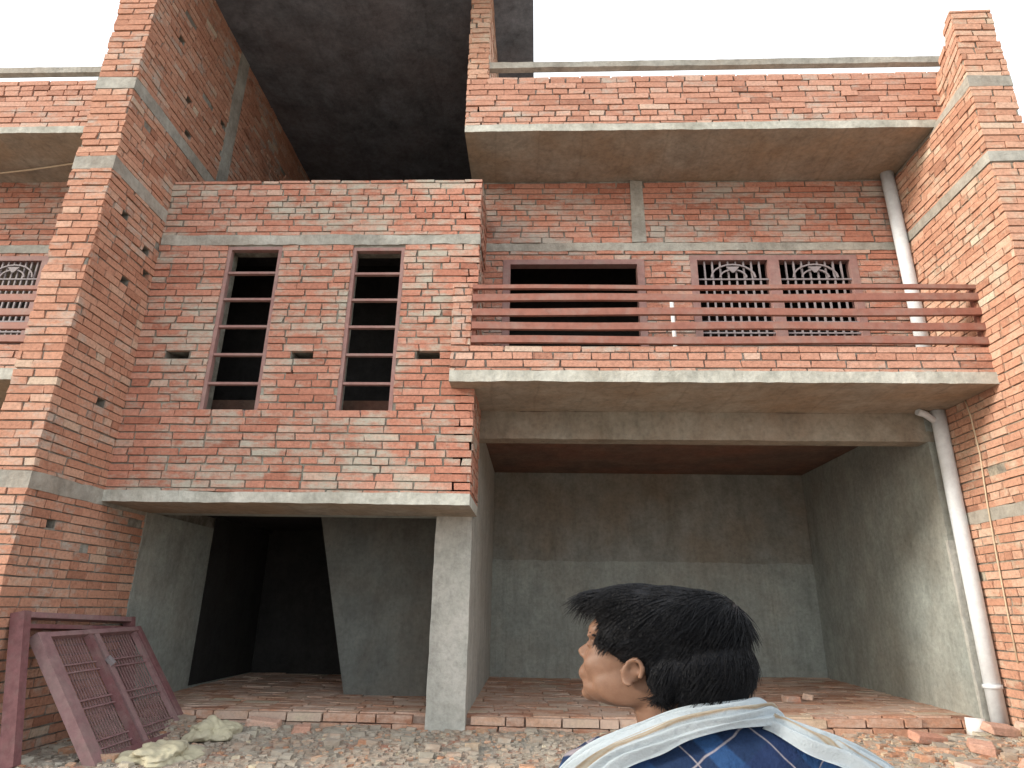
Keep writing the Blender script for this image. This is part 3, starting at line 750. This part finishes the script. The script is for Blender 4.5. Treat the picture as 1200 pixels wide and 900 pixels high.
tow2 = obj('towel_end', drape('t', [(.060, -.030, 1.140), (.105, -.050, 1.112), (.152, -.058, 1.080), (.196, -.050, 1.03), (.222, -.04, .95), (.232, -.03, .82), (.232, -.03, .68)],
     [.03, .05, .075, .10, .12, .13, .13], ax0, seed=7, folds=4, amp=.007, thick=.008), M['towel'], tow, smooth=True)

# ------------------------------------------------------------------ rubble and things on the ground
M['rubble'] = brick_mat('rubble', .9, (1.05, 1.3, 1.25), (.37, .35, .30), (.30, .27, .23))
def chunk(bm, c, r, t):
    v = [bm.verts.new(c + Vector((R.uniform(.5, 1)*a, R.uniform(.5, 1)*b*.8, R.uniform(.4, .9)*d*.6))*r) for a in (-1, 1) for b in (-1, 1) for d in (-1, 1)]
    L = bm.loops.layers.float_color['tone']
    for idx in ((0, 1, 3, 2), (4, 6, 7, 5), (0, 4, 5, 1), (2, 3, 7, 6), (0, 2, 6, 4), (1, 5, 7, 3)):
        f = bm.faces.new([v[i] for i in idx])
        for l in f.loops: l[L] = (*t, 1)
bm = NB()
for i in range(16000):
    y = 8.1 - abs(R.gauss(0, 1.4)); x = R.uniform(-5.6, 5.6)
    if R.random() < .25: x, y = R.gauss(4.3, .9), R.gauss(7.0, .5)
    if y > 8.08 or abs(x) > 5.7 or (x < -4.85 and y > 5.9) or (x > 5.05 and y > 6.1): continue
    r = R.choice((.005, .008, .012, .018, .024)) * R.uniform(.7, 1.3)
    if R.random() < .06: r *= 2.3
    red = R.random() < (.10 + .38*sm(1, 4.5, x))
    chunk(bm, Vector((x, y, gz(x, y) + r*.15)), r*1.4, (min(1, max(0, R.gauss(.6, .25))), R.random()*.4 if red else 1.0, 0 if red else R.uniform(.3, .9)))
o = obj('rubble', bm, M['rubble']); o['kind'] = 'stuff'; o['label'] = 'mortar and broken brick rubble strewn before the house'; o['category'] = 'rubble'
def loose(x, y, rz, tilt, label, z=None, ln=.36, group=None, half=False, up=0.):
    bm = NB(); t = (R.uniform(.5, .95), R.random()*.6, 0)
    L_, W_, H_ = (ln*.55 if half else ln), .13, .08
    mt = Matrix.Translation((x, y, (gz(x, y) if z is None else z) + H_/2 - .01 + up)) @ Matrix.Rotation(rz, 4, 'Z') @ Matrix.Rotation(tilt, 4, 'X') @ Matrix.Rotation(tilt*.6, 4, 'Y')
    n_ = 6; 
    P = [mt @ Vector((a*L_/2 + R.uniform(-.02, .02), b*W_/2 + R.uniform(-.012, .012), c*H_/2 + R.uniform(-.006, .006))) for c in (-1, 1) for a, b in ((-1, -1), (1, -1), (1, 1), (-1, 1))]
    hexa(bm, P, t)
    bmesh.ops.bevel(bm, geom=bm.edges[:], offset=.008, segments=1, affect='EDGES')
    L = bm.loops.layers.float_color['tone']
    for f in bm.faces:
        for l in f.loops: l[L] = (*t, 1)
    return tag(obj('loose_brick', bm, M['brick_par'], base=(x, y, gz(x, y))), label, 'brick', group)
loose(-1.78, 9.55, .1, 0, 'loose brick lying on the paved floor just left of the pale column', z=zf(-1.8, 9.5)+.01, group='loose bricks')
loose(3.25, 9.2, .2, 0, 'pale loose brick on the right bay floor just right of the person', z=zf(3.2, 9.2)+.01, half=True, group='loose bricks')
loose(3.52, 9.35, 1.2, .1, 'darker half brick behind the pale one on the right bay floor', z=zf(3.5, 9.3)+.01, half=True, group='loose bricks')
for k, (x, y, rz, tl, up, hf, lb) in enumerate([
    (4.55, 7.25, .3, .2, .05, 0, 'broken brick at the top of the rubble pile, left of the timber offcut'),
    (4.15, 6.95, -.4, .3, .03, 1, 'tilted half brick on the left slope of the rubble pile'),
    (4.62, 6.75, .9, .15, .03, 0, 'brick lying crosswise in the middle of the rubble pile'),
    (4.35, 6.45, .1, .35, .02, 0, 'brick at the front foot of the rubble pile'),
    (3.75, 6.5, .6, .1, .02, 1, 'half brick lying apart, left of the rubble pile'),
    (4.85, 6.35, -.6, .25, .04, 0, 'brick at the right front edge of the picture by the rubble pile'),
    (4.95, 7.45, .2, .1, .06, 1, 'half brick against the foot of the drainpipe'),
    (3.9, 7.35, .2, .2, .03, 0, 'brick half buried just before the floor edge at the right bay'),
    (-3.0, 7.85, .05, .12, .0, 0, 'reddish brick lying before the left bay floor edge'),
    (-2.55, 7.8, .3, .1, .0, 1, 'half brick before the left bay, beside the reddish brick')]):
    loose(x, y, rz, tl, lb, half=bool(hf), up=up, group='loose bricks')
bm = NB(); tube(bm, [(4.60, 7.72, .17), (4.61, 7.73, .345)], .095, 20, .08, cap=True)
p = tag(obj('pipe_offcut', bm, M['pvcwhite'], base=(4.6, 7.72, .17)), 'short white pipe offcut standing on the rubble beside the drainpipe', 'pipe')
bm = NB(); bar(bm, (4.72, 7.18, .30), (5.6, 6.9, .30), .14, .07); tag(obj('timber_offcut', bm, M['wood'], base=(5, 7, .27)), 'grey brown timber offcut lying on the rubble pile at the right', 'timber')
bm = NB(); bar(bm, (4.82, 6.85, .24), (5.25, 6.5, .19), .05, .03); tag(obj('stick', bm, M['pvcwhite'], base=(5, 6.7, .2)), 'short white stick lying on the rubble under the timber', 'stick')
bm = NB(); tube(bm, [(5.05, 7.44, 3.765), (5.045, 7.40, 3.55), (5.04, 7.38, 3.1), (5.035, 7.43, 2.6), (5.04, 7.48, 2.0), (5.035, 7.5, 1.4), (5.04, 7.52, .9)], .009, 6)
tag(obj('hanging_wire', bm, M['wire'], base=(5.05, 7.44, 3.7)), 'thin pale wire hanging from the balcony slab down the right brick wall', 'wire')

# crumpled sacks
def sack(x, y, rx, ry, h, label, seed):
    bm = bmesh.new(); bmesh.ops.create_icosphere(bm, subdivisions=5, radius=1)
    for v in bm.verts:
        c = v.co.copy(); k = 1 + .5*noise.noise(c*1.3 + Vector((seed, 0, 0))) + .10*noise.noise(c*4 + Vector((0, seed, 0)))
        q = abs(noise.noise(Vector((c.x*2+c.y*3, c.y*2-c.z, c.z*1.5)) + Vector((seed, seed, 0))))
        v.co = Vector((x + c.x*rx*k, y + c.y*ry*k, max(-.03, c.z*h*k + .05*q) )); v.co.z += gz(x, y) + h*.25
    bm.loops.layers.float_color.new('tone')
    return tag(obj('sack', bm, M['sack'], smooth=True, base=(x, y, gz(x, y))), label, 'sack', 'crumpled sacks')
sack(-3.42, 7.5, .26, .22, .13, 'crumpled pale yellow sack behind the foot of the leaning grille', 1)
sack(-3.45, 6.65, .28, .30, .09, 'flattened yellow green sack in front of the leaning grille corner', 5)

# leaning window grille (two panels) and the frame behind it
def plane_frame(name, label, cat, TL, TR, BL, parts):
    TL, TR, BL = map(Vector, (TL, TR, BL)); ux = (TR-TL); uy = (BL-TL); w, h = ux.length, uy.length
    ex = ux.normalized(); ey = (uy - ex*uy.dot(ex)).normalized(); nz = ey.cross(ex)
    if nz.x < 0: nz = -nz
    t = thing(name, label, cat, tuple(BL))
    def P(a, b, c=0): return TL + ex*a + ey*b + nz*c
    parts(t, P, w, uy.dot(ey), nz); return t
def grille_parts(t, P, w, h, nz):
    def member(bm, a0, b0, a1, b1, wd, dp, c=0): bar(bm, P(a0, b0, c), P(a1, b1, c), wd, dp, up=nz)
    bm = NB(); member(bm, .075, 0, .075, h, .15, .10); obj('stile', bm, M['grille_light'], t)
    bm = NB(); member(bm, w-.04, 0, w-.04, h, .07, .10); obj('stile', bm, M['grille'], t)
    bm = NB(); member(bm, w-.13, .06, w-.13, h-.06, .05, .05, .01); obj('inner_stile', bm, M['grille_light'], t)
    bm = NB(); member(bm, .15, .03, w-.075, .03, .05, .10); obj('rail', bm, M['grille_light'], t)
    bm = NB(); member(bm, .15, h-.03, w-.075, h-.03, .06, .10); obj('rail', bm, M['grille'], t)
    m_ = w*.47
    for d in (-.055, .055):
        bm = NB(); member(bm, m_+d, .055, m_+d, h-.06, .07, .06, .015); obj('mullion', bm, M['grille_light'] if d > 0 else M['grille'], t)
    bm = NB(); member(bm, m_+.02, h*.26, m_+.06, h*.32, .06, .04, .06); obj('hinge', bm, M['bars'], t)
    for a0, a1 in ((.15, m_-.09), (m_+.09, w-.155)):
        g = NB(); n_ = 13
        for k in range(1, n_): x = a0 + (a1-a0)*k/n_; member(g, x, .055, x, h-.06, .012, .012, -.01)
        obj('bars', g, M['bars_dark'], t)
        for b in (.26, .32, .54, .60, .84, .90):
            g = NB(); member(g, a0, h*b, a1, h*b, .014, .014, .006); obj('crossbar', g, M['grille_light'], t)
M['bars_dark'] = paint('rusty_bars', (.25, .15, .15), .6, .4, .2)
plane_frame('window_grille', 'maroon steel window grille with two barred panels leaning against the left brick wall', 'grille', (-4.74, 6.35, 1.03), (-4.74, 8.03, 1.05), (-3.93, 6.10, -.06), grille_parts)
def frame_parts(t, P, w, h, nz):
    def member(a0, b0, a1, b1, wd, dp, mt, nm, c=0):
        bm = NB(); bar(bm, P(a0, b0, c), P(a1, b1, c), wd, dp, up=nz); obj(nm, bm, M[mt], t)
    member(.05, 0, .05, h, .09, .13, 'grille', 'stile'); member(w-.05, 0, w-.05, h, .08, .10, 'grille', 'stile')
    member(.08, .03, w-.09, .03, .05, .10, 'grille_light', 'rail'); member(.08, .13, w-.09, .13, .04, .08, 'grille', 'rail')
plane_frame('steel_frame', 'maroon steel frame standing upright against the wall behind the leaning grille', 'frame', (-4.80, 6.16, 1.24), (-4.80, 7.98, 1.17), (-4.52, 6.42, -.03), frame_parts)
